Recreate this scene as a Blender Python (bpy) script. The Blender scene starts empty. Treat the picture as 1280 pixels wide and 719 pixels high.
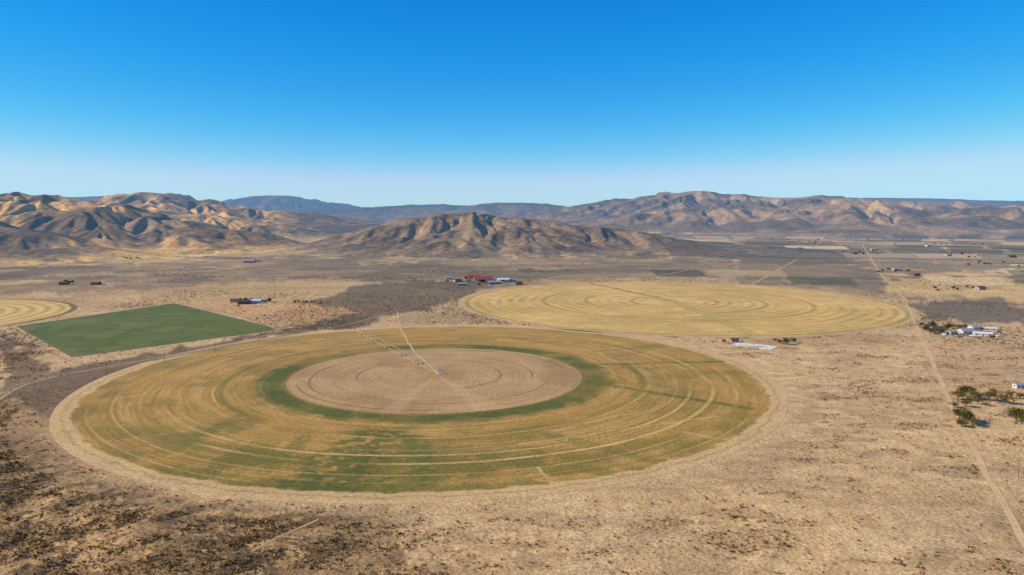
import bpy, math, random
import numpy as np
from mathutils import Vector
random.seed(7); rng=np.random.default_rng(7)
HC=120.0; F=920.0; P=math.radians(5.74); CP,SP=math.cos(P),math.sin(P)
# ---------- survey helpers: measured bearings -> world ground coordinates
def G(px,py):
    u=(px-640)/F; v=(359.5-py)/F
    dy=CP+v*SP; dz=-SP+v*CP
    t=HC/(-dz); return (u*t,dy*t)
def R3(px,py,D):
    u=(px-640)/F; v=(359.5-py)/F
    dy=CP+v*SP; dz=-SP+v*CP
    t=D/dy; return (u*t,D,max(HC+dz*t,0))
def lin(c):
    c=np.array(c,float)/255.; return np.where(c<=.04045,c/12.92,((c+.055)/1.055)**2.4)
ILL=np.array([.84,.91,1.08])
def alb(*c): return lin(c)/ILL
# ---------- noise
def hsh(ix,iy,s):
    n=(ix.astype(np.int64)*374761393+iy.astype(np.int64)*668265263+s*974634777)&0xFFFFFFFF
    n=((n^(n>>13))*1274126177)&0xFFFFFFFF
    n=((n^(n>>16))*2246822519)&0xFFFFFFFF
    return ((n^(n>>15))&0xFFFFFF)/float(0xFFFFFF)
def vn(x,y,s=0):
    xi=np.floor(x);yi=np.floor(y);fx=x-xi;fy=y-yi
    fx=fx*fx*fx*(fx*(fx*6-15)+10);fy=fy*fy*fy*(fy*(fy*6-15)+10)
    a=hsh(xi,yi,s);b=hsh(xi+1,yi,s);c=hsh(xi,yi+1,s);d=hsh(xi+1,yi+1,s)
    return (a+(b-a)*fx)*(1-fy)+(c+(d-c)*fx)*fy
def fbm(x,y,o=4,s=0):
    r=0;a=.5;t=0
    for i in range(o):
        r=r+a*vn(x,y,s+i*17);t+=a;a*=.5;x,y=(x*1.6-y*1.2+3.1),(x*1.2+y*1.6+7.7)
    return r/t
def ss(a,b,x):
    t=np.clip((x-a)/(b-a),0,1);return t*t*(3-2*t)
def mixc(c,col,m):
    return c+(np.asarray(col)-c)*np.asarray(m)[...,None]
def seg_d(x,y,a,b):
    dx,dy=b[0]-a[0],b[1]-a[1];L=dx*dx+dy*dy+1e-9
    t=np.clip(((x-a[0])*dx+(y-a[1])*dy)/L,0,1)
    return np.hypot(x-a[0]-t*dx,y-a[1]-t*dy),t
def inpoly(x,y,poly):
    r=np.zeros(x.shape,bool);n=len(poly)
    for i in range(n):
        x1,y1=poly[i];x2,y2=poly[(i+1)%n]
        if y1==y2: continue
        c=((y1>y)!=(y2>y))&(x<(x2-x1)*(y-y1)/(y2-y1)+x1)
        r^=c
    return r
# ---------- mesh
def mesh_np(name,V,Fc,col=None,mat=None,smooth=True):
    me=bpy.data.meshes.new(name);n=len(V);k=Fc.shape[1];m=len(Fc)
    me.vertices.add(n);me.vertices.foreach_set("co",np.ascontiguousarray(V,dtype=np.float32).ravel())
    me.loops.add(m*k);me.loops.foreach_set("vertex_index",np.ascontiguousarray(Fc,dtype=np.int32).ravel())
    me.polygons.add(m);me.polygons.foreach_set("loop_start",np.arange(0,m*k,k,dtype=np.int32))
    me.update(calc_edges=True)
    if smooth: me.polygons.foreach_set("use_smooth",np.ones(m,bool))
    if col is not None:
        at=me.color_attributes.new("Col","FLOAT_COLOR","POINT")
        c=np.ones((n,4),np.float32);c[:,:3]=np.clip(col,0.004,.9);at.data.foreach_set("color",c.ravel())
    if mat: me.materials.append(mat)
    ob=bpy.data.objects.new(name,me);bpy.context.scene.collection.objects.link(ob);return ob
# ---------- materials
def add_haze(nt,shader,out):  # painted aerial haze: blue emission mixed into the surface, rising with distance
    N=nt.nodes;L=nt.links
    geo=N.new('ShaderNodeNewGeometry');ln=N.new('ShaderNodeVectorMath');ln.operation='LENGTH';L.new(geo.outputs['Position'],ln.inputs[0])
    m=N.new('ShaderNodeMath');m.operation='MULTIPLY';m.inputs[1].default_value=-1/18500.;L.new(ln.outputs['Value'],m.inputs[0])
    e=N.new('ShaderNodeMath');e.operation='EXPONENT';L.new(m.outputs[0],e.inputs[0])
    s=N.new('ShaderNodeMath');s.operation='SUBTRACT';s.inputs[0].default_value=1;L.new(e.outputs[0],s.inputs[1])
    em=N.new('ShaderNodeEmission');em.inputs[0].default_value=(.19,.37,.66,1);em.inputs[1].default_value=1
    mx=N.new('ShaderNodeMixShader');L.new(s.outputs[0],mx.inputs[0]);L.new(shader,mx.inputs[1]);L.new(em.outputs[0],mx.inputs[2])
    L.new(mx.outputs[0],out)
def attr_mat(name,scales=((.02,.35),(.45,.5)),bump=.6,bscale=.5,haze=True,bdist=.6):
    m=bpy.data.materials.new(name);m.use_nodes=True;nt=m.node_tree;N=nt.nodes;L=nt.links
    b=N['Principled BSDF'];b.inputs['Roughness'].default_value=.95;b.inputs['Specular IOR Level'].default_value=.1
    a=N.new('ShaderNodeAttribute');a.attribute_name='Col';geo=N.new('ShaderNodeNewGeometry')
    cur=a.outputs['Color']
    for sc,am in scales:
        n=N.new('ShaderNodeTexNoise');n.inputs['Scale'].default_value=sc;n.inputs['Detail'].default_value=5;n.inputs['Roughness'].default_value=.65
        L.new(geo.outputs['Position'],n.inputs['Vector'])
        mr=N.new('ShaderNodeMapRange');mr.inputs['From Min'].default_value=.25;mr.inputs['From Max'].default_value=.75
        mr.inputs['To Min'].default_value=1-am;mr.inputs['To Max'].default_value=1+am;L.new(n.outputs[0],mr.inputs[0])
        v=N.new('ShaderNodeVectorMath');v.operation='SCALE';L.new(cur,v.inputs[0]);L.new(mr.outputs[0],v.inputs['Scale']);cur=v.outputs[0]
    L.new(cur,b.inputs['Base Color'])
    if bump>0:
        n=N.new('ShaderNodeTexNoise');n.inputs['Scale'].default_value=bscale;n.inputs['Detail'].default_value=5;n.inputs['Roughness'].default_value=.6
        L.new(geo.outputs['Position'],n.inputs['Vector'])
        bp=N.new('ShaderNodeBump');bp.inputs['Strength'].default_value=bump;bp.inputs['Distance'].default_value=bdist
        L.new(n.outputs[0],bp.inputs['Height']);L.new(bp.outputs[0],b.inputs['Normal'])
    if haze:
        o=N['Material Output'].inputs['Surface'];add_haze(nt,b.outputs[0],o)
    try: m.cycles.emission_sampling='NONE'
    except Exception as ex: print('es',ex)
    return m
def mat(name,c,rough=.8,var=.2,scale=.6,metal=0):
    m=bpy.data.materials.new(name);m.use_nodes=True;nt=m.node_tree;N=nt.nodes;L=nt.links
    b=N['Principled BSDF'];b.inputs['Roughness'].default_value=rough;b.inputs['Metallic'].default_value=metal
    n=N.new('ShaderNodeTexNoise');n.inputs['Scale'].default_value=scale;n.inputs['Detail'].default_value=5
    tc=N.new('ShaderNodeTexCoord');L.new(tc.outputs['Object'],n.inputs['Vector'])
    r=N.new('ShaderNodeMix');r.data_type='RGBA'
    r.inputs[6].default_value=(*[x*(1-var) for x in c],1);r.inputs[7].default_value=(*[min(x*(1+var),1) for x in c],1)
    L.new(n.outputs[0],r.inputs[0]);L.new(r.outputs[2],b.inputs['Base Color']);return m
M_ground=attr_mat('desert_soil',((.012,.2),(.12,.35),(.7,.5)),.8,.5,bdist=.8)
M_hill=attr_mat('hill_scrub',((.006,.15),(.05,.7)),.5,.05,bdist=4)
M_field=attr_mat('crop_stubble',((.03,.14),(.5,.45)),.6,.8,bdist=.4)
M_shrub=attr_mat('sagebrush_leaves',((.3,.2),),0,haze=False)
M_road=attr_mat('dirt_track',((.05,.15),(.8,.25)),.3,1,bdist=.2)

C1=(-55.9,541.0);RC1=236.0
C2=(222.0,1003.0);RC2=288.0
C3=(-725.0,843.0);RC3=187.0
greenpoly=[G(20,409),G(75,396),G(218,379),G(352,412),G(90,447)]
# ---------- terrain grid
ridges=[
 ([(-160,246,3100),(-60,243,3050),(15,246,3000),(60,249,3000),(100,259,2900),(125,284,2700)],860),
 ([(50,306,2500),(85,284,2550),(125,262,2650),(160,257,2750),(205,272,2700),(250,287,2600),(330,305,2500)],450),
 ([(-90,262,2350),(-20,274,2250),(30,290,2150),(62,308,2050)],340),
 ([(150,264,2700),(120,300,2250)],240),
 ([(205,278,2650),(240,305,2300)],210),([(60,250,3000),(30,285,2500)],260),([(15,246,3000),(-30,270,2500)],260),
 ([(90,262,5200),(145,249,5100),(185,242,5000),(215,249,5000),(250,256,4900),(300,262,4800),(350,266,4700),(395,277,4500),(425,288,4300)],1150),
 ([(215,268,3700),(270,270,3700),(330,278,3700),(380,288,3800)],480),
 ([(185,250,4900),(200,270,3600)],420),([(250,258,4900),(290,275,3900)],380),([(320,264,4750),(360,282,3900)],380),
 ([(40,258,12000),(90,247,12000),(140,246,12000),(200,255,12000),(250,264,12000)],2600),
 ([(245,266,14500),(285,256,14500),(318,248,14500),(335,245,14500),(352,245,14500),(378,250,14500),(410,257,14500),(450,263,14500)],2600),
 ([(400,266,11000),(470,260,10500),(540,256,10500),(590,258,10500),(640,254,10000),(700,259,10000),(760,260,9500)],2400),
 ([(430,320,2500),(480,302,2480),(515,287,2500),(545,274,2530),(575,268,2560),(605,268,2560),(630,271,2540),(662,275,2520),(700,284,2500),(745,286,2500),(800,296,2450),(850,304,2400),(900,317,2350)],560),
 ([(590,270,2540),(562,298,2180),(545,322,1950)],250),
 ([(640,275,2500),(655,303,2150)],230),
 ([(700,286,2480),(730,311,2100)],210),
 ([(545,276,2500),(495,308,2150)],210),
 ([(770,293,2460),(820,312,2150)],200),([(610,270,2540),(607,300,2200)],190),([(680,280,2500),(690,305,2200)],180),([(730,288,2490),(775,312,2200)],180),
 ([(670,270,7600),(735,261,7200),(790,253,7000),(830,245,7000),(868,240,6900),(900,244,6800),(935,247,6800),(975,248,6800),(1020,246,6600),(1070,249,6500),(1130,253,6400),(1190,256,6300),(1250,260,6200),(1330,266,6200)],1750),
 ([(770,288,5400),(815,272,5300),(850,262,5200),(890,258,5200),(940,261,5100),(990,266,4900),(1040,257,5000),(1085,256,5000),(1130,263,4800),(1180,269,4700),(1230,262,4800),(1290,257,4800),(1360,257,4800)],1020),
 ([(865,248,6700),(820,270,5600)],580),([(1020,252,6400),(960,275,4500)],500),([(1085,260,4900),(1070,285,4100)],400),([(1240,265,4700),(1200,285,4000)],400),([(935,250,6700),(900,266,5400)],500),([(1190,258,6200),(1150,275,5200)],500),
 ([(990,254,13500),(1060,248,13500),(1140,248,13500),(1220,251,13500),(1330,253,13500)],3000),
]
def macro(x,y):
    S=np.zeros(x.shape)
    wx=x+(fbm(x/420,y/420,3,50)-.5)*200;wy=y+(fbm(x/420,y/420,3,90)-.5)*200
    for pts,W in ridges:
        w=[R3(*p) for p in pts]
        C=np.zeros(x.shape)
        xs=[q[0] for q in w];ys=[q[1] for q in w]
        msk=(wx>min(xs)-W)&(wx<max(xs)+W)&(wy>min(ys)-W)&(wy<max(ys)+W)
        if not msk.any(): continue
        mx,my=wx[msk],wy[msk];best=np.zeros(mx.shape)
        for a,b in zip(w[:-1],w[1:]):
            d,t=seg_d(mx,my,a,b);z=a[2]+(b[2]-a[2])*t
            u=np.clip(d/W,0,1);u=(np.sqrt(u*u+.02)-.1414)/.8685
            u=np.clip(u,0,1)
            best=np.maximum(best,z*(1-u)**1.6*(1+.7*u))
        C[msk]=best
        S+=(C/100)**8
    return 100*S**(1/8.)
aF=np.arange(-37.5,37.51,.072)
ang=np.radians(np.concatenate([np.arange(-180,-37.6,4),aF,np.arange(40,180.1,4)]))
yy=np.arange(745,337,-1.0)
rr=[HC/math.tan(math.atan((y-359.5)/F)+P) for y in yy]
far=[rr[-1]];
while far[-1]<7500: far.append(far[-1]*1.0036)
while far[-1]<18000: far.append(far[-1]*1.009)
while far[-1]<70000: far.append(far[-1]*1.15)
rad=np.array([.5,20,60,110,150,180,205]+rr+far[1:])
RR,AA=np.meshgrid(rad,ang,indexing='ij')
X=RR*np.sin(AA);Y=RR*np.cos(AA)
H=np.zeros(X.shape);i0=np.searchsorted(rad,1500)
H[i0:]=macro(X[i0:],Y[i0:])
dr=np.gradient(H,rad,axis=0);da=np.gradient(H,ang,axis=1)/np.maximum(RR,1)
gx=dr*np.sin(AA)+da*np.cos(AA);gy=dr*np.cos(AA)-da*np.sin(AA)
def erode(x,y,gx,gy,tile,strength=2.6):
    h=np.zeros(x.shape);hx=np.zeros(x.shape);hy=np.zeros(x.shape);a=.5;f=1.0
    gm=np.hypot(gx,gy)+1e-6;k=np.minimum(gm*strength,1.1)/gm
    bx=gy*k;by=-gx*k
    for o in range(3):
        px=x/tile*f;py=y/tile*f
        dx=bx+hy*.8;dy=by-hx*.8
        ix=np.floor(px);iy=np.floor(py);fx=px-ix;fy=py-iy
        va=0;vx=0;vy=0;wt=0
        for i in range(-2,2):
            for j in range(-2,2):
                h1=hsh(ix-i,iy-j,11+o)*.5;h2=hsh(ix-i,iy-j,71+o)*.5
                qx=fx+i-h1;qy=fy+j-h2
                w=np.exp(-2*(qx*qx+qy*qy));mg=(qx*dx+qy*dy)*2*math.pi
                c=np.cos(mg)*w;s=-np.sin(mg)*w
                va=va+c;vx=vx+s*dx;vy=vy+s*dy;wt=wt+w
        h=h+va/wt*a;hx=hx+vx/wt*a*f;hy=hy+vy/wt*a*f
        a*=.40;f*=2
    return h
Hd=H.copy();E=np.zeros(H.shape)
def apply(mask,tile,st,amp,hs,w=1):
    e=erode(X[mask],Y[mask],gx[mask],gy[mask],tile,st);E[mask]=e
    Hn=H[mask];sl=np.hypot(gx,gy)[mask]
    Hd[mask]=Hn+(e-.15)*amp*ss(2,hs,Hn)*(.08+.92*ss(.02,.18,sl))*w
near=(H>.3)&(RR<4300);apply(near,135.,4.5,31,60)
fr=(H>.3)&(RR>=4300)&(RR<9000);apply(fr,330.,5.,78,150,ss(4300,4700,RR[fr]))
fr=(H>.3)&(RR>=9000);apply(fr,900.,5.,110,300)
hm=H>.3
Hd[hm]+=(fbm(X[hm]/160,Y[hm]/160,2,5)-.5)*16*ss(3,80,H[hm])
Hd=np.where(hm,np.maximum(Hd,-.0),0)
dC1=np.hypot(X-C1[0],Y-C1[1])
def undul(x,y):
    d=np.hypot(x-C1[0],y-C1[1]);R_=np.hypot(x,y)
    u=(fbm(x/38,y/38,4,31)-.5)*6+(fbm(x/90,y/90,2,32)-.5)*9
    return u*ss(RC1+15,RC1+80,d)*(R_<480)*ss(480,380,R_)*ss(120,-60,x)
Z=Hd+undul(X,Y)*(RR>200)
# ---------- colours
TAN=alb(202,165,117);BRN=alb(140,114,84)
col=np.zeros(X.shape+(3,))+TAN
nA=fbm(X/90,Y/90,5,3);nB=fbm(X/22,Y/22,4,8);nC=fbm(X/400,Y/250,5,21);nD=fbm(X/7,Y/7,3,61)
col=mixc(col,BRN,ss(.45,.62,nA)*.3)
col=mixc(col,alb(220,186,138),ss(.5,.68,nB)*.35)
farm=ss(900,1500,RR)
fc=mixc(np.zeros(X.shape+(3,))+alb(156,134,102),alb(200,164,114),ss(.44,.58,nC))
fc=mixc(fc,alb(104,90,70),ss(.48,.6,fbm(X/260,Y/180,5,77))*.85)
fc=mixc(fc,alb(92,80,62),ss(.5,.62,fbm(X/60,Y/90,5,78))*.55)
fc=mixc(fc,alb(208,170,116),ss(.54,.63,fbm(X/160+4,Y/90,5,79))*.65)
col=mixc(col,0,farm)+fc*farm[...,None]
wpx=(fbm(X/RR*60,np.log(RR)*22,4,7)-.5)*RR*.03;wpy=(fbm(X/RR*60,np.log(RR)*22,4,9)-.5)*RR*RR/(HC*F)*14
front=(np.abs(AA)<.75)
def zone(pts,c,a=.9,nz=None,wp=1.):
    global col
    poly=[G(*p) for p in pts]
    xs=[p[0] for p in poly];ys=[p[1] for p in poly];w=max(50,max(ys)*.05)
    b=front&(X>min(xs)-w)&(X<max(xs)+w)&(Y>min(ys)-w*2)&(Y<max(ys)+w*2)
    ii,jj=np.where(b)
    if len(ii)==0: return
    sl=(slice(max(ii.min()-3,0),ii.max()+4),slice(max(jj.min()-3,0),jj.max()+4))
    k=inpoly((X+wpx*wp)[sl],(Y+wpy*wp)[sl],poly).astype(float)
    for _ in range(2 if wp==1 else 1):
        k=(np.roll(k,1,0)+np.roll(k,-1,0)+np.roll(k,1,1)+np.roll(k,-1,1)+k)/5
    if nz is not None: k=k*nz[sl]
    col[sl]=mixc(col[sl],c,k*a)
mott=ss(.38,.6,nA)
zone([(0,300),(180,296),(420,290),(520,300),(430,312),(0,330)],alb(196,158,104),.7)
zone([(120,313),(250,306),(390,303),(402,312),(230,323),(40,329)],alb(228,182,106),.95)
zone([(0,338),(130,331),(420,319),(600,334),(600,350),(430,347),(250,353),(0,353)],alb(136,114,84),.6)
zone([(0,356),(200,354),(300,352),(300,358),(80,366),(0,368)],alb(146,120,86),.7)
zone([(80,374),(200,360),(420,347),(560,360),(540,385),(350,385),(230,376),(100,387)],alb(200,162,108),.6)
zone([(440,326),(860,322),(940,350),(700,350),(560,346)],alb(138,118,90),.6)
zone([(360,383),(470,352),(650,350),(600,362),(585,375),(460,400),(440,410),(360,411),(350,395)],alb(110,93,70),.85)
zone([(232,380),(300,376),(460,388),(372,409),(350,410)],alb(200,154,104),.85)
zone([(0,492),(75,462),(350,414),(450,396),(470,404),(300,428),(190,465),(120,500),(100,545),(40,522)],alb(112,91,68),.92)
zone([(0,412),(55,450),(72,463),(0,490)],alb(116,92,64),.85)
zone([(470,400),(585,384),(640,400),(560,405)],alb(170,140,98),.8)
zone([(930,298),(1078,306),(1105,366),(1010,352),(930,350)],alb(112,99,82),.7)
zone([(1090,312),(1280,318),(1280,340),(1100,340)],alb(140,122,98),.7)
zone([(1135,373),(1290,376),(1290,406),(1150,401)],alb(114,100,81),.9)
zone([(1100,346),(1200,344),(1290,349),(1290,374),(1110,367)],alb(212,174,114),.85)
zone([(1120,350),(1270,352),(1250,357),(1130,355)],alb(166,136,94),.7)
zone([(1190,335),(1290,332),(1290,341),(1200,341)],alb(228,200,150),.8)
zone([(850,284),(1290,288),(1290,300),(860,298)],alb(140,120,98),.7)
rp=random.Random(11)
pal=[(186,156,112),(98,86,70),(204,170,122),(124,108,84),(82,76,58),(168,140,100),(220,188,138),(92,90,60),(150,128,98)]
y=295.5
while y<347:
    h=2.2+(y-290)*.13
    x=800+rp.uniform(0,40)
    while x<1290:
        wd=rp.uniform(34,100)*(.5+(y-290)/50)
        if rp.random()<.75 and not(1062<x<1090):
            c_=rp.choice(pal)
            zone([(x,y),(x+wd,y+wd*.012),(x+wd+h*1.2,y+h+wd*.012),(x+h*1.2,y+h)],alb(*c_),rp.uniform(.6,.95),wp=.05)
            if rp.random()<.5: # hedgerow / ditch along the near edge
                zone([(x,y+h-.5),(x+wd,y+h-.5+wd*.012),(x+wd,y+h+.15+wd*.012),(x,y+h+.15)],alb(70,66,48),.8,wp=.02)
        x+=wd+rp.uniform(0,10)
    y+=h+rp.uniform(0,.6)
for _ in range(34):
    x=rp.uniform(0,820);y=rp.uniform(302,345);wd=rp.uniform(40,130);h=rp.uniform(1,3.5)
    zone([(x,y),(x+wd,y-2),(x+wd+8,y+h-2),(x+10,y+h)],alb(*rp.choice(pal[:6])),rp.uniform(.3,.65),wp=.6)
zone([(1160,408),(1290,408),(1290,470),(1175,470)],alb(196,162,116),.8)
zone([(0,498),(95,548),(210,615),(430,645),(600,760),(-60,760)],alb(164,130,88),.9)
zone([(0,540),(110,570),(260,640),(400,760),(-60,760)],alb(126,99,67),.7,mott)
q1=X*.82+Y*.57;q2=-X*.57+Y*.82
stre=fbm(q1/30,q2/10,4,41)
lm=ss(-20,-90,X)*ss(520,400,RR)*ss(RC1+4,RC1+30,dC1)
col=mixc(col,alb(92,72,48),ss(.50,.64,stre)*lm*.65)
col=mixc(col,alb(78,62,45),ss(.54,.66,nD)*lm*.55)
col=mixc(col,alb(206,166,112),ss(.55,.68,fbm(X/5,Y/5,3,62))*lm*.55)
rm=(RR<700)&(dC1>RC1+12)
col=mixc(col,alb(150,120,86),ss(.56,.64,fbm(X/30,Y/12,5,91))*rm*.35)
col=mixc(col,alb(210,174,126),ss(RC1+26,RC1+8,dC1)*ss(200,-180,Y-C1[1]-(X-C1[0])*.9)*.45)
# hill colours
hn=fbm(X/130,Y/130,5,15)
lefth=ss(-15,-19,np.degrees(AA))
hc=mixc(np.zeros(X.shape+(3,))+alb(132,110,84),alb(94,80,64),ss(.38,.58,hn)*.85)
hc=mixc(hc,alb(170,141,104),ss(.15,-.2,E)*.35)
hc=mixc(hc,alb(214,164,98),lefth*ss(.36,.56,fbm(X/300,Y/300,4,19))*.9)
hc=mixc(hc,alb(104,85,62),lefth*ss(.51,.61,fbm(X/170,Y/170,5,29))*.8)
rh=ss(8,14,np.degrees(AA))*(RR>3800)
hc=mixc(hc,alb(162,132,98),rh*.6)
hc=mixc(hc,alb(192,158,112),rh*ss(.48,.62,fbm(X/500,Y/400,5,33))*.5)
hc=mixc(hc,alb(92,80,66),rh*ss(.50,.62,fbm(X/700,Y/300,4,37))*.8)
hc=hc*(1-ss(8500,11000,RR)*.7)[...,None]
hmix=ss(1.5,22,Hd+ (nB-.5)*8)
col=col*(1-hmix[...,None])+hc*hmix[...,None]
nr,na=X.shape
V=np.stack([X,Y,Z],-1).reshape(-1,3);Cc=col.reshape(-1,3)
idx=np.arange(nr*na).reshape(nr,na)
Q=np.stack([idx[:-1,:-1],idx[:-1,1:],idx[1:,1:],idx[1:,:-1]],-1)
Q=Q[...,::-1]
Hq=(Hd[:-1,:-1]+Hd[1:,1:])/2;Aq=np.degrees(AA[:-1,:-1]);Rq=RR[:-1,:-1]
isH=Hq>2.5
cls=np.zeros(Hq.shape,int)
cls[isH]=1
cls[isH&(Rq<3600)&(Aq>-14)&(Aq<20)]=2
cls[isH&(Rq>3600)&(Aq>0)]=3
cls[isH&(Rq>8800)]=4
for k,nm,mt in ((0,'ground',M_ground),(1,'hills',M_hill),(2,'hill',M_hill),(3,'mountain_range',M_hill),(4,'distant_mountains',M_hill)):
    f=Q[cls==k]
    if len(f)==0: continue
    u,inv=np.unique(f.ravel(),return_inverse=True)
    mesh_np(nm,V[u],inv.reshape(-1,4),Cc[u],mt)
print('terrain',nr,na)
# ---------- fields
def polar_field(name,c,R,nr,na,cf,z=.06,over=10):
    r=np.linspace(0.2,R+over,nr);a=np.linspace(-math.pi,math.pi,na)
    r,a=np.meshgrid(r,a,indexing='ij');x=r*np.cos(a);y=r*np.sin(a)
    co=cf(x+c[0],y+c[1],r,a)
    zz=np.full(x.shape,z)
    V=np.stack([x+c[0],y+c[1],zz],-1).reshape(-1,3)
    idx=np.arange(nr*na).reshape(nr,na)
    Q=np.stack([idx[:-1,:-1],idx[1:,:-1],idx[1:,1:],idx[:-1,1:]],-1).reshape(-1,4)
    return mesh_np(name,V,Q,co.reshape(-1,3),M_field)
def angd(a,t): 
    d=np.degrees(a)-t;return np.abs((d+180)%360-180)
def f1(x,y,r,a):
    R=RC1;u=r/R
    n1=fbm(x/45,y/45,5,1);n2=fbm(x/9,y/9,4,2);ns=fbm(u*50,a*2.2+7,4,5);ns2=fbm(u*110,a*5,3,9)
    n3=fbm(x/22+9,y/22,5,4);n4=fbm(x/4,y/4,3,24)
    c=np.zeros(x.shape+(3,))+alb(178,137,70)
    c=mixc(c,alb(156,126,60),ss(.42,.64,n1)*.5)
    c=mixc(c,alb(198,156,90),ss(.48,.64,ns)*.5)
    c=mixc(c,alb(140,112,54),ss(.54,.68,ns2)*.45)
    c=mixc(c,alb(122,110,50),ss(.58,.70,n3)*.4)
    gm=ss(.70,.86,u+(n1-.5)*.16)*ss(52,15,angd(a,-95)+(n2-.5)*20)
    c=mixc(c,alb(108,103,44),gm*(.1+.65*ss(.44,.58,n3)))
    c=mixc(c,alb(128,113,50),ss(.86,.96,u)*ss(140,60,angd(a,-110))*.5*ss(.35,.55,n3))
    gb=ss(.455,.475,u)*ss(.57,.52,u+(n2-.5)*.05)
    c=mixc(c,alb(90,95,38),gb*(.6+.38*ss(.3,.55,fbm(np.cos(a)*2+5,np.sin(a)*2+5,3,6)))*(.75+.25*ss(.35,.55,n3)))
    gb=np.exp(-((u-.64)/.012)**2);c=mixc(c,alb(108,105,46),gb*ss(.4,.58,fbm(np.cos(a)*2+1,np.sin(a)*2+9,3,16))*.6)
    c=mixc(c,alb(78,89,34),ss(9,3,angd(a,-97)+(n2-.5)*9)*ss(.56,.62,u)*.75*ss(.3,.5,n4))
    c=mixc(c,alb(94,98,38),ss(6,2,angd(a,-128)+(n2-.5)*8)*ss(.6,.66,u)*ss(.9,.8,u)*.5)
    for (p,q,wd,cc,st) in [((700,457),(905,452),3.2,(98,106,40),.8),((735,478),(935,510),3,(94,102,38),.8),((690,545),(880,590),5,(106,106,46),.5),
        ((520,548),(530,600),6,(84,96,36),.6),((330,590),(380,548),4,(100,104,42),.6),((740,440),(850,430),3,(114,112,46),.5),((250,545),(300,520),4,(104,104,44),.5),
        ((672,585),(700,612),.9,(206,174,122),.8),((650,555),(900,520),.8,(208,172,112),.5),
        ((850,540),(940,556),2.2,(204,166,108),.6),((690,540),(790,515),2.5,(206,168,106),.5)]:
        d,_=seg_d(x,y,G(*p),G(*q));c=mixc(c,alb(*cc),ss(wd*1.6,wd*.6,d+(n2-.5)*3.5)*st*ss(.2,.5,n4))
    k=0
    for r0,w0,st in [(.53,.5,.2),(.60,.6,.4),(.66,.8,.55),(.70,.5,.3),(.745,.5,.35),(.785,1.0,.8),(.84,1.1,.85),(.905,.7,.5),(.94,.4,.3),(.965,.7,.4)]:
        k+=1
        wob=(fbm(np.cos(a)*3+k,np.sin(a)*3,2,k)-.5)*.012
        am=ss(.36,.58,fbm(np.cos(a)*1.6+k*3.3,np.sin(a)*1.6+k,3,40+k))*(.5+1.0*(n2-.2))
        d=np.abs(u+wob-r0)*R
        c=mixc(c,alb(216,178,112),ss(w0*1.7,w0*.5,d)*st*np.clip(am,0,1))
        c=mixc(c,alb(118,98,48),np.exp(-((d-w0*2.4)/1.0)**2)*st*np.clip(am,0,1)*.4)
    ub=u+(n2-.5)*.006
    core=ss(.462,.455,ub)
    cc=np.zeros(x.shape+(3,))+alb(186,149,102)
    cc=mixc(cc,alb(158,124,80),ss(.45,.65,n1)*.55)
    cc=mixc(cc,alb(150,124,74),ss(.52,.64,ns)*.3)
    for r0,t0,w0 in [(.25,150,60),(.30,30,50),(.36,-60,50),(.39,170,70),(.2,-20,70),(.42,60,60),(.425,-120,50)]:
        cc=mixc(cc,alb(110,86,54),ss(1.1,.4,np.abs(u-r0+(n1-.5)*.01)*R)*ss(w0,w0*.6,angd(a,t0))*.65)
    cc=mixc(cc,alb(206,172,126),ss(7,3,angd(a,-66))*.35);cc=mixc(cc,alb(206,172,126),ss(5,2,angd(a,-100))*.3)
    c=c*(1-core[...,None])+cc*core[...,None]
    c=mixc(c,alb(88,90,36),np.exp(-((ub-.462)/.004)**2)*.6)
    ed=r+(n2-.5)*6
    c=mixc(c,alb(210,174,122),ss(R-3,R-.5,ed)*.85)
    c=mixc(c,alb(160,130,90),np.exp(-((ed-R-3.5)/.9)**2)*.6)
    c=mixc(c,alb(204,169,120),ss(R+4,R+9,r))
    return c
polar_field('crop_field',C1,RC1,430,1700,f1)
def f2(x,y,r,a):
    R=RC2;u=r/R;n1=fbm(x/60,y/60,4,11);n2=fbm(x/14,y/14,4,12)
    c=np.zeros(x.shape+(3,))+alb(216,175,104)
    wob=(fbm(x/120,y/120,3,13)-.5)*8
    rg=.5+.5*np.cos((r+wob)*2*math.pi/15.)
    c=mixc(c,alb(174,138,78),rg**1.6*(.25+.5*ss(.35,.6,n1)))
    c=mixc(c,alb(230,194,124),ss(.55,.7,n2)*.5)
    c=mixc(c,alb(168,142,76),ss(.52,.64,fbm(x/90+3,y/90,4,14))*.3)
    for rr_,w in ((.2,2),(.42,2.5),(.62,2.5),(.985,3)): c=mixc(c,alb(132,118,60),ss(w*1.6,w*.5,np.abs(r-rr_*R))*.45)
    d,_=seg_d(x,y,G(738,354),C2);c=mixc(c,alb(130,120,58),ss(5,2,d)*.6)
    d,_=seg_d(x,y,C2,G(948,421));c=mixc(c,alb(150,140,68),ss(7,3,d)*.7);c=mixc(c,alb(230,200,140),ss(1.8,.8,d)*.6)
    ed=r+(n2-.5)*6
    c=mixc(c,alb(196,162,114),ss(R-2,R+1,ed));return c
polar_field('crop_field',C2,RC2,330,1100,f2)
def f3(x,y,r,a):
    R=RC3;n2=fbm(x/14,y/14,4,12)
    c=np.zeros(x.shape+(3,))+alb(222,184,112)
    rg=.5+.5*np.cos(r*2*math.pi/16.);c=mixc(c,alb(170,134,78),rg**1.6*.7)
    c=mixc(c,alb(130,106,66),ss(R-4,R-1,r+(n2-.5)*4));return c
polar_field('crop_field',C3,RC3,160,400,f3,over=5)
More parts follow.
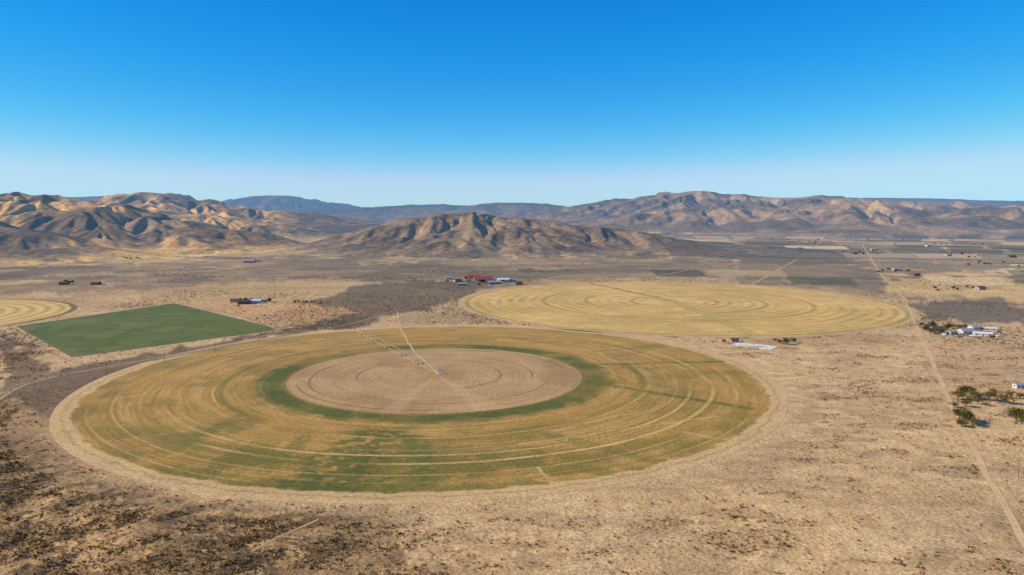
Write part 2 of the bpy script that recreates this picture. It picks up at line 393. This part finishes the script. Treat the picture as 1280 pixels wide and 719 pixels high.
def quadfield(name,poly,n,m,cf,z,mt):
    a,b,c,d=[np.array(p) for p in poly]
    s,t=np.meshgrid(np.linspace(0,1,n),np.linspace(0,1,m),indexing='ij')
    Pt=(a[None,None]*(1-s)[...,None]*(1-t)[...,None]+b*(s*(1-t))[...,None]+c*(s*t)[...,None]+d*((1-s)*t)[...,None])
    x=Pt[...,0];y=Pt[...,1];co=cf(x,y,s,t)
    V=np.stack([x,y,np.full(x.shape,z)],-1).reshape(-1,3);idx=np.arange(n*m).reshape(n,m)
    Q=np.stack([idx[:-1,:-1],idx[1:,:-1],idx[1:,1:],idx[:-1,1:]],-1).reshape(-1,4)
    me=mesh_np(name,V,Q,co.reshape(-1,3),mt)
    if me.data.polygons[0].normal.z<0: me.data.flip_normals()
    return me
def fg(x,y,s,t):
    n1=fbm(x/40,y/40,5,81);n2=fbm(x/6,y/6,3,82)
    c=np.zeros(x.shape+(3,))+alb(100,108,48)
    c=mixc(c,alb(76,92,38),ss(.4,.6,n1)*.8);c=mixc(c,alb(124,122,62),ss(.5,.68,n1)*.6)
    c=mixc(c,alb(128,124,68),ss(.46,.5,np.abs(((s*22)%1)-.5))*.35)
    e=np.minimum(np.minimum(s,1-s)*260,np.minimum(t,1-t)*260)+(n2-.5)*6
    return mixc(c,alb(130,108,70),ss(4,0,e))
quadfield('green_field',[G(20,408),G(218,379),G(352,412),G(90,447)],240,240,fg,.07,M_field)
def fw(x,y,s,t):
    n2=fbm(x/3,y/3,3,82);return mixc(np.zeros(x.shape+(3,))+alb(238,230,214),alb(200,180,150),ss(.45,.65,n2)*.7)
quadfield('gravel_pad',[G(912,431),G(925,428.5),G(972,433),G(962,438)],40,20,fw,.08,M_field)
# ---------- roads
def road(name,pts,w,c=(206,176,134),z=.1,jit=.25,px=True):
    P=[np.array(G(*p) if px else p) for p in pts];L=[]
    for a,b in zip(P[:-1],P[1:]):
        n=max(2,int(np.linalg.norm(b-a)/6));
        for i in range(n): L.append(a+(b-a)*i/n)
    L.append(P[-1]);L=np.array(L)
    for _ in range(6): L[1:-1]=(L[:-2]+L[2:]+2*L[1:-1])/4
    T=np.gradient(L,axis=0);T/=np.linalg.norm(T,axis=1)[:,None]+1e-9;Nn=np.stack([-T[:,1],T[:,0]],1)
    wob=(fbm(L[:,0]/30,L[:,1]/30,3,5)-.5)*w*.8
    offs=np.array([-1,-.7,-.4,0,.4,.7,1.])
    V=[];C=[]
    for k,o in enumerate(offs):
        ww=w/2*o*(1+(fbm(L[:,0]/9+k*9,L[:,1]/9,2,6)-.5)*jit*2)
        q=L+Nn*(ww+wob)[:,None];V.append(np.c_[q,undul(q[:,0],q[:,1])+z])
        base=alb(*c)*(1.0 if abs(o)<.9 else .85);
        if abs(o)<.1: base=base*.88
        C.append(np.tile(base,(len(L),1)))
    V=np.stack(V,1);C=np.stack(C,1);n,m=V.shape[:2];idx=np.arange(n*m).reshape(n,m)
    Q=np.stack([idx[:-1,:-1],idx[:-1,1:],idx[1:,1:],idx[1:,:-1]],-1).reshape(-1,4)
    o=mesh_np(name,V.reshape(-1,3),Q,C.reshape(-1,3),M_road)
    if o.data.polygons[0].normal.z<0:o.data.flip_normals()
    return o
road('dirt_road',[(1078,306),(1100,342),(1132,375),(1150,418),(1170,462),(1200,530),(1240,605),(1300,710)],3.0,(212,178,130),.12)
road('dirt_road',[(1180,440),(1190,475),(1212,530),(1252,600),(1310,690)],1.2,(200,166,120),.11)
road('dirt_road',[(930,440),(1060,455),(1175,464),(1290,480)],1.8,(206,170,122),.13)
road('dirt_road',[(770,418),(880,428),(935,440)],2.2,(204,170,124),.11)
road('dirt_road',[(0,489),(60,470),(130,462),(260,437),(350,421),(440,405),(495,388),(545,376),(600,362),(655,352)],4.5,(146,126,96),.14)
road('dirt_road',[(0,500),(30,480),(90,466),(170,452),(300,428),(352,414)],3,(176,148,108),.10)
road('dirt_road',[(18,410),(60,440),(88,452)],2.4,(180,146,100),.11)
road('dirt_road',[(497,390),(500,410),(517,440),(549,467)],1.6,(208,178,128),.13)
road('dirt_road',[(440,410),(480,433),(549,468)],1.2,(202,172,120),.11)
road('dirt_road',[(315,693),(352,673),(398,650)],1.1,(200,164,114),.14)
road('dirt_road',[(0,357),(180,352),(330,346),(480,338),(640,336),(820,345)],4,(176,150,114),.12)
road('dirt_road',[(440,318),(560,326),(700,333),(860,338)],5,(190,160,116),.13)
road('dirt_road',[(850,330),(1000,333),(1100,337),(1290,343)],5,(200,170,124),.12)
road('dirt_road',[(940,356),(1000,322),(1030,300)],5,(184,156,118),.11)
road('dirt_road',[(1080,312),(1290,318)],6,(184,156,118),.11)
road('dirt_road',[(1132,372),(1290,378)],4,(200,170,126),.12)
road('dirt_road',[(1060,425),(1180,418),(1290,425)],2.5,(204,172,128),.11)
road('dirt_road',[(352,414),(300,395),(232,379),(110,385)],2.6,(176,144,104),.11)
road('dirt_road',[(0,322),(160,318),(300,310),(420,300)],6,(210,176,120),.11)
road('dirt_road',[(860,338),(760,356)],4,(180,152,112),.11)
# ---------- sagebrush (one object)
N=440000
r=np.sqrt(rng.uniform(225**2,820**2,N));a=np.radians(rng.uniform(-37,37,N))
x=r*np.sin(a);y=r*np.cos(a)
d1=np.hypot(x-C1[0],y-C1[1]);d2=np.hypot(x-C2[0],y-C2[1]);d3=np.hypot(x-C3[0],y-C3[1])
ok=(d1>RC1+13)&(d2>RC2+6)&(d3>RC3+6)&~inpoly(x,y,greenpoly)
left=ss(0,-90,x)*ss(600,430,r)
cl=fbm(x/30,y/12,5,91);fi=fbm(x/8,y/8,3,93)
q1=x*.82+y*.57;q2=-x*.57+y*.82;st=fbm(q1/30,q2/10,4,41)
den=.02+.28*ss(.53,.64,cl)*ss(.42,.6,fi)+left*(.1+.45*ss(.42,.6,st)+.45*ss(.44,.6,fi))
den+=.25*((x<-400)&(r<760)&(r>620))
den*=np.where(d1<RC1+30,.15,1)
for pts,w in (([(1132,375),(1150,418),(1170,462),(1200,530),(1240,605),(1300,710)],3),([(315,693),(352,673),(398,650)],1.2),([(0,489),(130,462),(350,421),(495,388)],6)):
    PP=[G(*p) for p in pts]
    for p,q in zip(PP[:-1],PP[1:]):
        d,_=seg_d(x,y,p,q);ok&=d>w
keep=ok&(rng.random(N)<den);x=x[keep];y=y[keep];r=r[keep]
n=len(x);print('shrubs',n)
gz=undul(x,y)
size=rng.uniform(.35,.75,n)*(1+.6*(rng.random(n)<.12))
K=8
d=rng.normal(size=(n,K,3));d[...,2]=np.abs(d[...,2])*.8;d/=np.linalg.norm(d,axis=2)[...,None]
cen=d*size[:,None,None]*rng.uniform(.4,1,(n,K,1));cen[...,2]*=.75
tri=cen[:,:,None,:]+rng.normal(size=(n,K,3,3))*(size*.38)[:,None,None,None]
tri[...,2]=np.maximum(tri[...,2],-.05)
tri+=np.stack([x,y,gz+.05],1)[:,None,None,:]
bc=np.where(rng.random(n)[:,None]<.5,alb(106,88,54),alb(132,104,64))*rng.uniform(.5,1.15,n)[:,None]
bc=np.where((rng.random(n)<.25)[:,None],alb(186,150,90),bc)
Cs=np.repeat(bc,K*3,axis=0)
mesh_np('sagebrush',tri.reshape(-1,3),np.arange(n*K*3).reshape(-1,3),Cs,M_shrub,False)
# ---------- generic object helpers
def empty(name,loc,rot=0):
    e=bpy.data.objects.new(name,None);e.location=loc;e.rotation_euler=(0,0,rot);bpy.context.scene.collection.objects.link(e);return e
def pm(name,verts,faces,mt,par=None):
    me=bpy.data.meshes.new(name);me.from_pydata(verts,[],faces);me.update();me.materials.append(mt)
    o=bpy.data.objects.new(name,me);bpy.context.scene.collection.objects.link(o)
    if par:o.parent=par
    return o
def boxv(cx,cy,cz,sx,sy,sz):
    v=[(cx+i*sx/2,cy+j*sy/2,cz+k*sz/2) for k in(-1,1) for j in(-1,1) for i in(-1,1)]
    f=[(0,2,3,1),(4,5,7,6),(0,1,5,4),(1,3,7,5),(3,2,6,7),(2,0,4,6)];return v,f
def boxes(name,L,mt,par):
    V=[];Fs=[]
    for b in L:
        v,f=boxv(*b);o=len(V);V+=v;Fs+=[tuple(i+o for i in q) for q in f]
    return pm(name,V,Fs,mt,par)
def tube(V,Fs,a,b,r0,r1,n=6):
    a=Vector(a);b=Vector(b);d=(b-a).normalized();u=d.orthogonal().normalized();w=d.cross(u);o=len(V)
    for p,r in((a,r0),(b,r1)):
        for i in range(n):
            t=2*math.pi*i/n;V.append(tuple(p+(u*math.cos(t)+w*math.sin(t))*r))
    for i in range(n):Fs.append((o+i,o+(i+1)%n,o+n+(i+1)%n,o+n+i))
    Fs.append(tuple(o+n+i for i in range(n)))
MW={'white':mat('painted_siding_white',(.6,.57,.52)),'tan':mat('painted_siding_tan',(.45,.34,.22)),'grey':mat('metal_siding_grey',(.32,.30,.28)),'brown':mat('wood_siding_brown',(.16,.10,.07))}
MR={'red':mat('metal_roof_red',(.50,.05,.035),.6),'grey':mat('metal_roof_grey',(.34,.32,.30),.6),'white':mat('metal_roof_white',(.72,.70,.66),.6),'dark':mat('shingle_roof_dark',(.08,.07,.06)),'blue':mat('metal_roof_blue',(.14,.2,.28),.6)}
M_gl=mat('window_glass',(.04,.05,.06),.15);M_door=mat('door_paint',(.2,.15,.12));M_steel=mat('galvanized_steel',(.42,.40,.37),.7);M_rub=mat('rubber',(.03,.03,.03));M_wood=mat('pole_wood',(.14,.10,.07))
def house(name,px,py,w,d,h,wall,roof,rot=0,rh=None,z=0):
    g=G(px,py);e=empty(name,(g[0],g[1],z),rot);rh=rh or d*.22
    V=[(-w/2,-d/2,0),(w/2,-d/2,0),(w/2,d/2,0),(-w/2,d/2,0),(-w/2,-d/2,h),(w/2,-d/2,h),(w/2,d/2,h),(-w/2,d/2,h),(-w/2,0,h+rh),(w/2,0,h+rh)]
    pm('walls',V,[(0,1,5,4),(1,2,6,9,5),(2,3,7,6),(3,0,4,8,7)],MW[wall],e)
    o=.5;t=.18;k=rh/(d/2);W=w/2+o;D=d/2+o;zl=h-k*o+.03
    V=[(-W,-D,zl),(W,-D,zl),(W,0,h+rh+.03),(-W,0,h+rh+.03),(W,D,zl),(-W,D,zl)];V+=[(a,b,c+t) for a,b,c in V]
    pm('roof',V,[(0,3,2,1),(3,5,4,2),(6,7,8,9),(9,8,10,11),(0,1,7,6),(4,5,11,10),(1,2,8,7),(2,4,10,8),(0,6,9,3),(3,9,11,5)],MR[roof],e)
    n=max(2,int(w/5));L=[]
    for i in range(n):
        x=-w/2+w*(i+.5)/n
        if i==n//2: continue
        L+= [(x,-d/2-.03,1.7,1.3,.1,1.1),(x,d/2+.03,1.7,1.3,.1,1.1)]
    L+=[(w/2+.03,0,1.7,.1,1.3,1.1),(-w/2-.03,0,1.7,.1,1.3,1.1)]
    boxes('windows',L,M_gl,e)
    x=-w/2+w*(n//2+.5)/n;boxes('door',[(x,-d/2-.04,1.1,min(3,w/n*.6) if w>20 else 1,.12,2.2)],M_door,e)
    return e
rn=random.Random(3)
house('red_roof_barn',604,350.5,34,14,5,'white','red',.1)
house('red_roof_barn',592,348,20,10,4.5,'tan','red',.1)
house('metal_shed',629,352.5,20,11,4.5,'white','white',.2)
house('metal_shed',619,355,22,9,3.6,'grey','grey',.1)
house('metal_shed',640,352,13,8,3.6,'white','grey',.3)
house('farm_house',572,352.5,13,9,3.2,'tan','dark',.5)
house('farm_house',560,349,12,9,3.2,'white','grey',.2)
house('metal_shed',577,357,14,7,3.2,'grey','grey',.1)
house('farm_house',649,356,11,8,3.2,'brown','dark',.1)
house('metal_shed',319,379,15,8,3.6,'white','white',.2)
house('barn',305,380,15,9,4,'brown','dark',.3)
house('farm_house',294,378,11,8,3.2,'tan','dark',0)
house('metal_shed',330,377.5,8,6,3,'grey','grey',.1)
house('barn',80,356,13,8,3.6,'brown','dark',.1)
house('barn',312,328.5,26,13,4.5,'grey','grey',.1);house('metal_shed',322,327,16,9,4,'white','grey',.1)
house('farm_house',1208,417,15,9,3.2,'white','grey',.15)
house('farm_house',1172,414,13,9,3.2,'tan','dark',-.1)
house('mobile_home',1228,420,16,5,2.8,'white','white',-.35)
house('metal_shed',1219,412.5,11,8,3.4,'white','grey',.1)
house('metal_shed',1190,418,8,6,3,'grey','grey',.2)
house('mobile_home',1237,413.5,12,4.5,2.7,'white','white',-.2)
house('barn',1159,411,10,7,3.4,'brown','dark',.1)
house('metal_shed',918,427.5,7,4,2.6,'grey','dark',.1)
house('metal_shed',1273,485,6,4,2.6,'white','grey',.1)
for (px,py,k) in [(905,321,3),(918,320,1),(985,316,2),(1000,312,1),(1092,313,0),(1068,318,1),(1120,338,0),(1145,345,1),(1185,320,0),(1225,362,3),(1265,322,1),(1160,308,2),(1010,301,0),(120,356,1)]:
    wl=['tan','brown','white','grey'][k];rf=['grey','dark','grey','dark'][k]
    s=1.0 if py>325 else 1.2
    house('farm_house' if k!=2 else 'metal_shed',px,py,rn.uniform(12,17)*s,rn.uniform(8,10)*s,3.2*s,wl,rf,rn.uniform(-.4,.4))
M_carw=mat('car_paint_white',(.7,.7,.68),.3,.05);M_card=mat('car_paint_dark',(.08,.09,.12),.3,.05);M_carr=mat('car_paint_red',(.35,.04,.03),.3,.05)
def car(px,py,rot,mt):
    g=G(px,py);e=empty('parked_car',(g[0],g[1],.05),rot)
    pr=[(-2.3,.45),(-2.3,.95),(-1.9,1.05),(-1.5,1.6),(.5,1.62),(1.1,1.08),(2.1,.98),(2.3,.7),(2.3,.45)]
    n=len(pr);V=[(a,-.9 if b<1.1 else -.75,b) for a,b in pr]+[(a,.9 if b<1.1 else .75,b) for a,b in pr]
    pm('body',V,[tuple(range(n)),tuple(range(2*n-1,n-1,-1))]+[(i,i+n,(i+1)%n+n,(i+1)%n) for i in range(n)],mt,e)
    boxes('windows',[(-.5,-.84,1.32,1.7,.04,.38),(-.5,.84,1.32,1.7,.04,.38)],M_gl,e)
    V=[];Fs=[]
    for sx in(-1.45,1.45):
        for sy in(-.92,.72): tube(V,Fs,(sx,sy,.36),(sx,sy+.2,.36),.36,.36,12);
    pm('wheels',V,Fs,M_rub,e)
for i,(px,py) in enumerate([(1180,419),(1199,421),(1214,421),(1241,418),(1246,421),(1222,423),(1195,414),(1248,416),(612,358),(634,357),(324,382),(298,383)]):
    car(px,py,rn.uniform(0,3),[M_carw,M_card,M_carw,M_carr][i%4])
# ---------- centre pivot irrigation machine
def pivot(name,c,tip,spans):
    L=math.dist(c,tip);rot=math.atan2(tip[1]-c[1],tip[0]-c[0]);e=empty(name,(c[0],c[1],.1),rot)
    V=[];Fs=[];s=L/spans;hh=3.6
    V2=[];F2=[]
    for i in range(spans):
        x0=i*s;m=8
        for j in range(m):
            a=x0+s*j/m;b=x0+s*(j+1)/m
            za=hh+.5*math.sin(math.pi*j/m);zb=hh+.5*math.sin(math.pi*(j+1)/m)
            tube(V,Fs,(a,0,za),(b,0,zb),.1,.1,6)
            if 0<j<m:
                lo=hh-.3+.1*math.sin(math.pi*j/m)
                for sd in(-.5,.5):
                    tube(V2,F2,(a,0,za),(a,sd,lo-.2),.025,.025,4)
            for sd in(-.5,.5):
                tube(V2,F2,(a,sd if j>0 else 0,hh-.4 if j>0 else hh),(b,sd if j<m-1 else 0,hh-.4 if j<m-1 else hh),.018,.018,4)
            tube(V2,F2,(a+s/m/2,0,hh+.3),(a+s/m/2,0,1.6),.02,.02,4)
    pm('pipe',V,Fs,M_steel,e);pm('truss_and_drops',V2,F2,M_steel,e)
    V=[];Fs=[];W=[];FW=[]
    for i in range(1,spans+1):
        x=i*s
        for sd in(-2.0,2.0):
            for dx in(-.3,.3): tube(V,Fs,(x+dx,sd,.6),(x,0,hh),.06,.05,5)
            tube(W,FW,(x-.15,sd,.55),(x+.15,sd,.55),.55,.55,14);tube(W,FW,(x+.15,sd,.55),(x-.15,sd,.55),.55,.55,14)
        tube(V,Fs,(x,-2.0,.65),(x,2.0,.65),.08,.08,5)
    pm('drive_towers',V,Fs,M_steel,e);pm('wheels',W,FW,M_rub,e)
    V=[];Fs=[]
    for sx in(-1.4,1.4):
        for sy in(-1.4,1.4): tube(V,Fs,(sx,sy,0),(sx*.25,sy*.25,hh+.3),.08,.07,5)
    tube(V,Fs,(0,0,0),(0,0,hh+.5),.15,.15,8);v,f=boxv(2.2,0,1.2,.7,.5,1.2);o=len(V);V+=v;Fs+=[tuple(i+o for i in q) for q in f]
    pm('pivot_tower',V,Fs,M_steel,e);b=boxes('concrete_pad',[(0,0,.1,4,4,.2)],mat('concrete',(.45,.42,.37)),e)
pivot('irrigation_pivot',G(549,468),G(441,412),6)
pivot('irrigation_pivot',C2,G(741,355),6)
def pole(x,y,rot):
    e=empty('utility_pole',(x,y,0),rot);V=[];Fs=[]
    tube(V,Fs,(0,0,0),(0,0,9.5),.17,.11,7);pm('post',V,Fs,M_wood,e)
    boxes('crossarm',[(0,.0,8.8,2.4,.14,.16)],M_wood,e)
for a,b,n in ((G(120,470),G(480,397),8),(G(1175,440),G(1262,600),5)):
    for i in range(n):
        t=i/(n-1);pole(a[0]+(b[0]-a[0])*t+6,a[1]+(b[1]-a[1])*t+3,math.atan2(b[1]-a[1],b[0]-a[0])+1.57)
# ---------- trees
M_bark=mat('tree_bark',(.12,.09,.065))
M_leaf=attr_mat('tree_leaves',((.5,.2),),0,haze=False)
def tree_mesh(seed,kind):
    R=random.Random(seed);g=np.random.default_rng(seed)
    V=[];Fs=[];tube(V,Fs,(0,0,0),(R.uniform(-.2,.2),R.uniform(-.2,.2),2.2),.28,.2,7);cl=[]
    for i in range(9):
        t=R.uniform(0,6.28);z0=R.uniform(.8,2.2);l=R.uniform(1.2,2.6);el=R.uniform(.3,1.3)
        p=(math.cos(t)*l*math.cos(el),math.sin(t)*l*math.cos(el),z0+l*math.sin(el)+.3)
        tube(V,Fs,(0,0,z0),p,.12,.04,5);cl.append(p)
        for k in range(2):
            q=(p[0]+R.uniform(-.8,.8),p[1]+R.uniform(-.8,.8),p[2]+R.uniform(-.2,.9));tube(V,Fs,p,q,.04,.015,4);cl.append(q)
    trunk=(V,Fs)
    T=[];C=[]
    dens=40 if kind!='bare' else 10
    for p in cl:
        tone=R.uniform(.55,1.3)
        c=g.normal(size=(dens,3))*[.62,.62,.45]+p
        T.append(c[:,None,:]+g.normal(size=(dens,3,3))*.2)
        base={'green':alb(88,88,46),'olive':alb(126,108,62),'bare':alb(150,126,92)}[kind]
        C.append(np.tile(base*tone,(dens*3,1)))
    T=np.concatenate(T).reshape(-1,3);T[:,2]=np.maximum(T[:,2],.25);C=np.concatenate(C)
    return trunk,T,C
TM=[]
for s,k in ((1,'green'),(2,'olive'),(3,'green'),(4,'bare'),(5,'olive')):
    tr,T,C=tree_mesh(s,k)
    o=mesh_np('foliage_mesh',T,np.arange(len(T)).reshape(-1,3),C,M_leaf,False);me=o.data;bpy.data.objects.remove(o)
    m2=bpy.data.meshes.new('trunk_mesh');m2.from_pydata(tr[0],[],tr[1]);m2.materials.append(M_bark);TM.append((me,m2,T,C))
def tree(px,py,s,k,name='tree'):
    g=G(px,py);e=empty(name,(g[0],g[1],0),rn.uniform(0,6.28));e.scale=(s,s,s*rn.uniform(.8,1.1))
    for me,n in zip(TM[k][:2],('foliage','trunk')):
        o=bpy.data.objects.new(n,me);bpy.context.scene.collection.objects.link(o);o.parent=e
for t in [(1197,500,1.1,1),(1203,497,1.2,0),(1210,501,.9,3),(1218,500,1.0,1),(1226,499,.8,3),(1237,501,1.2,1),(1246,503,.8,3),(1256,505,.9,1),(1199,524,1.1,0),(1207,529,1.3,2),(1216,533,1.0,1),(1202,534,.9,0),(1270,527,1.5,0),(1277,530,1.2,2),(1266,506,.9,3),(1275,499,.8,1),(1192,510,.7,1),(1208,509,.8,1),(1232,508,.7,3),(1222,506,.7,1),(1250,497,.8,3),(1214,494,.9,4),(1242,495,.8,4),(1262,498,.8,4)]:
    tree(t[0],t[1],t[2]*1.25,t[3])
for t in [(1157,415,1.2,0),(1163,417,1.4,2),(1168,412,1.5,0),(1176,418,1.3,2),(1183,413,1.5,0),(1190,411,1.3,2),(1199,413,1.2,1),(1164,409,1.3,0),(1205,411,1.1,1),(1226,415,1,1),(1240,424,.9,0),(1152,409,1.0,0),
          (975,430,1.0,1),(983,431,1.2,0),(992,429,1.0,2),(968,428,.8,1),(905,429,.8,1)]:
    tree(t[0],t[1],t[2],t[3])
def treemass(spots):
    Vs=[];Cs=[]
    for (px,py,s) in spots:
        g=G(px,py);T,C=TM[rn.choice([0,2,1])][2:];idx=np.arange(len(T)//3);idx=idx[rng.random(len(idx))<.5]
        t=T.reshape(-1,3,3)[idx];ctr=t.mean(1,keepdims=True);t=ctr+(t-ctr)*1.7
        Vs.append((t.reshape(-1,3)*s)+[g[0],g[1],0]);Cs.append(C.reshape(-1,3,3)[idx].reshape(-1,3)*.8)
    V=np.concatenate(Vs);C=np.concatenate(Cs);mesh_np('distant_trees',V,np.arange(len(V)).reshape(-1,3),C,M_leaf,False)
sp=[]
for (cx,cy,n,sx,sy) in [(905,321,12,14,1.5),(990,317,10,18,2),(600,354,12,45,3),(310,377,10,22,1.5),(318,328,6,14,1),(1185,320,10,40,3),(1075,317,8,25,3),(1120,340,8,30,2),(1240,330,8,35,3),(85,355,4,20,1),(1000,303,10,60,2),(150,324,16,30,.5),(1210,362,6,50,3),(880,318,5,10,1),(1060,300,12,120,1),(1180,306,12,120,1)]:
    for _ in range(n): sp.append((cx+rn.gauss(0,sx*.5),cy+rn.gauss(0,sy*.6),rn.uniform(.7,1.3)))
for _ in range(22): sp.append((rn.uniform(365,455),rn.gauss(378.5,.8),rn.uniform(.35,.6)))
treemass(sp)
# mid-distance scrub
N=70000
r=np.exp(rng.uniform(math.log(780),math.log(2300),N));a=np.radians(rng.uniform(-36,36,N));x=r*np.sin(a);y=r*np.cos(a)
ok=(np.hypot(x-C1[0],y-C1[1])>RC1+13)&(np.hypot(x-C2[0],y-C2[1])>RC2+6)&(np.hypot(x-C3[0],y-C3[1])>RC3+6)&~inpoly(x,y,greenpoly)
keep=ok&(rng.random(N)<ss(.45,.62,fbm(x/120,y/120,5,77))*.8+.08);x=x[keep];y=y[keep];n=len(x);K=6;size=rng.uniform(.5,1.1,n)
hz=macro(x,y);k2=hz<1.5;x=x[k2];y=y[k2];size=size[k2];n=len(x)
d=rng.normal(size=(n,K,3));d[...,2]=np.abs(d[...,2]);d/=np.linalg.norm(d,axis=2)[...,None]
tri=(d*size[:,None,None]*.8)[:,:,None,:]+rng.normal(size=(n,K,3,3))*(size*.45)[:,None,None,None];tri[...,2]=np.maximum(tri[...,2],0)
tri+=np.stack([x,y,np.zeros(n)],1)[:,None,None,:]
mesh_np('sagebrush',tri.reshape(-1,3),np.arange(n*K*3).reshape(-1,3),np.repeat(alb(104,90,62)*rng.uniform(.6,1.1,n)[:,None],K*3,axis=0),M_shrub,False)
# ---------- light, sky, camera
EL=math.radians(29);sx,sy=-0.99,-0.12
S=Vector((sx*math.cos(EL),sy*math.cos(EL),math.sin(EL)))
sl=bpy.data.lights.new('sun','SUN');sl.energy=5;sl.angle=math.radians(.5);sl.color=(1,.92,.80)
so=bpy.data.objects.new('sun',sl);so.rotation_euler=S.to_track_quat('Z','Y').to_euler();so.location=(0,0,500);bpy.context.scene.collection.objects.link(so)
w=bpy.data.worlds.new("World");bpy.context.scene.world=w;w.use_nodes=True;nt=w.node_tree;N_=nt.nodes;L_=nt.links
sk=N_.new('ShaderNodeTexSky');sk.sky_type='NISHITA';sk.sun_disc=False;sk.sun_elevation=EL;sk.sun_rotation=math.atan2(sx,sy)
sk.altitude=1500;sk.air_density=1.0;sk.dust_density=.1;sk.ozone_density=2.5
hs=N_.new('ShaderNodeHueSaturation');hs.inputs['Saturation'].default_value=1.3;hs.inputs['Value'].default_value=1
mu=N_.new('ShaderNodeVectorMath');mu.operation='MULTIPLY';mu.inputs[1].default_value=(.52*.12,1.03*.12,1.6*.12)
sep=N_.new('ShaderNodeSeparateXYZ');cmb=N_.new('ShaderNodeCombineXYZ')
L_.new(sk.outputs[0],hs.inputs['Color']);L_.new(hs.outputs[0],mu.inputs[0]);L_.new(mu.outputs[0],sep.inputs[0])
# per-channel response curve  out = k * in^g, softly capped
for i,(k,g,cap) in enumerate([(.34/.223**2.0/.12,2.0,.47),(.73/.752**.95/.12,.95,.76),(.90/.12,.85,.93)]):
    p=N_.new('ShaderNodeMath');p.operation='POWER';p.inputs[1].default_value=g;L_.new(sep.outputs[i],p.inputs[0])
    q=N_.new('ShaderNodeMath');q.operation='MULTIPLY';q.inputs[1].default_value=k;L_.new(p.outputs[0],q.inputs[0])
    mn=N_.new('ShaderNodeMath');mn.operation='SMOOTH_MIN';mn.inputs[1].default_value=cap/.12;mn.inputs[2].default_value=cap*.5/.12;L_.new(q.outputs[0],mn.inputs[0])
    mx=N_.new('ShaderNodeMath');mx.operation='MAXIMUM';mx.inputs[1].default_value=0;L_.new(mn.outputs[0],mx.inputs[0]);L_.new(mx.outputs[0],cmb.inputs[i])
L_.new(cmb.outputs[0],N_['Background'].inputs[0]);N_['Background'].inputs[1].default_value=.12
cam=bpy.data.cameras.new('camera');cam.sensor_fit='HORIZONTAL';cam.sensor_width=36;cam.lens=F/1280*36;cam.clip_start=1;cam.clip_end=200000
co=bpy.data.objects.new('camera',cam);co.location=(0,0,HC);co.rotation_euler=(math.pi/2-P,0,0);bpy.context.scene.collection.objects.link(co)
sc=bpy.context.scene;sc.camera=co;sc.view_settings.view_transform='Standard';sc.view_settings.look='None';sc.view_settings.exposure=0
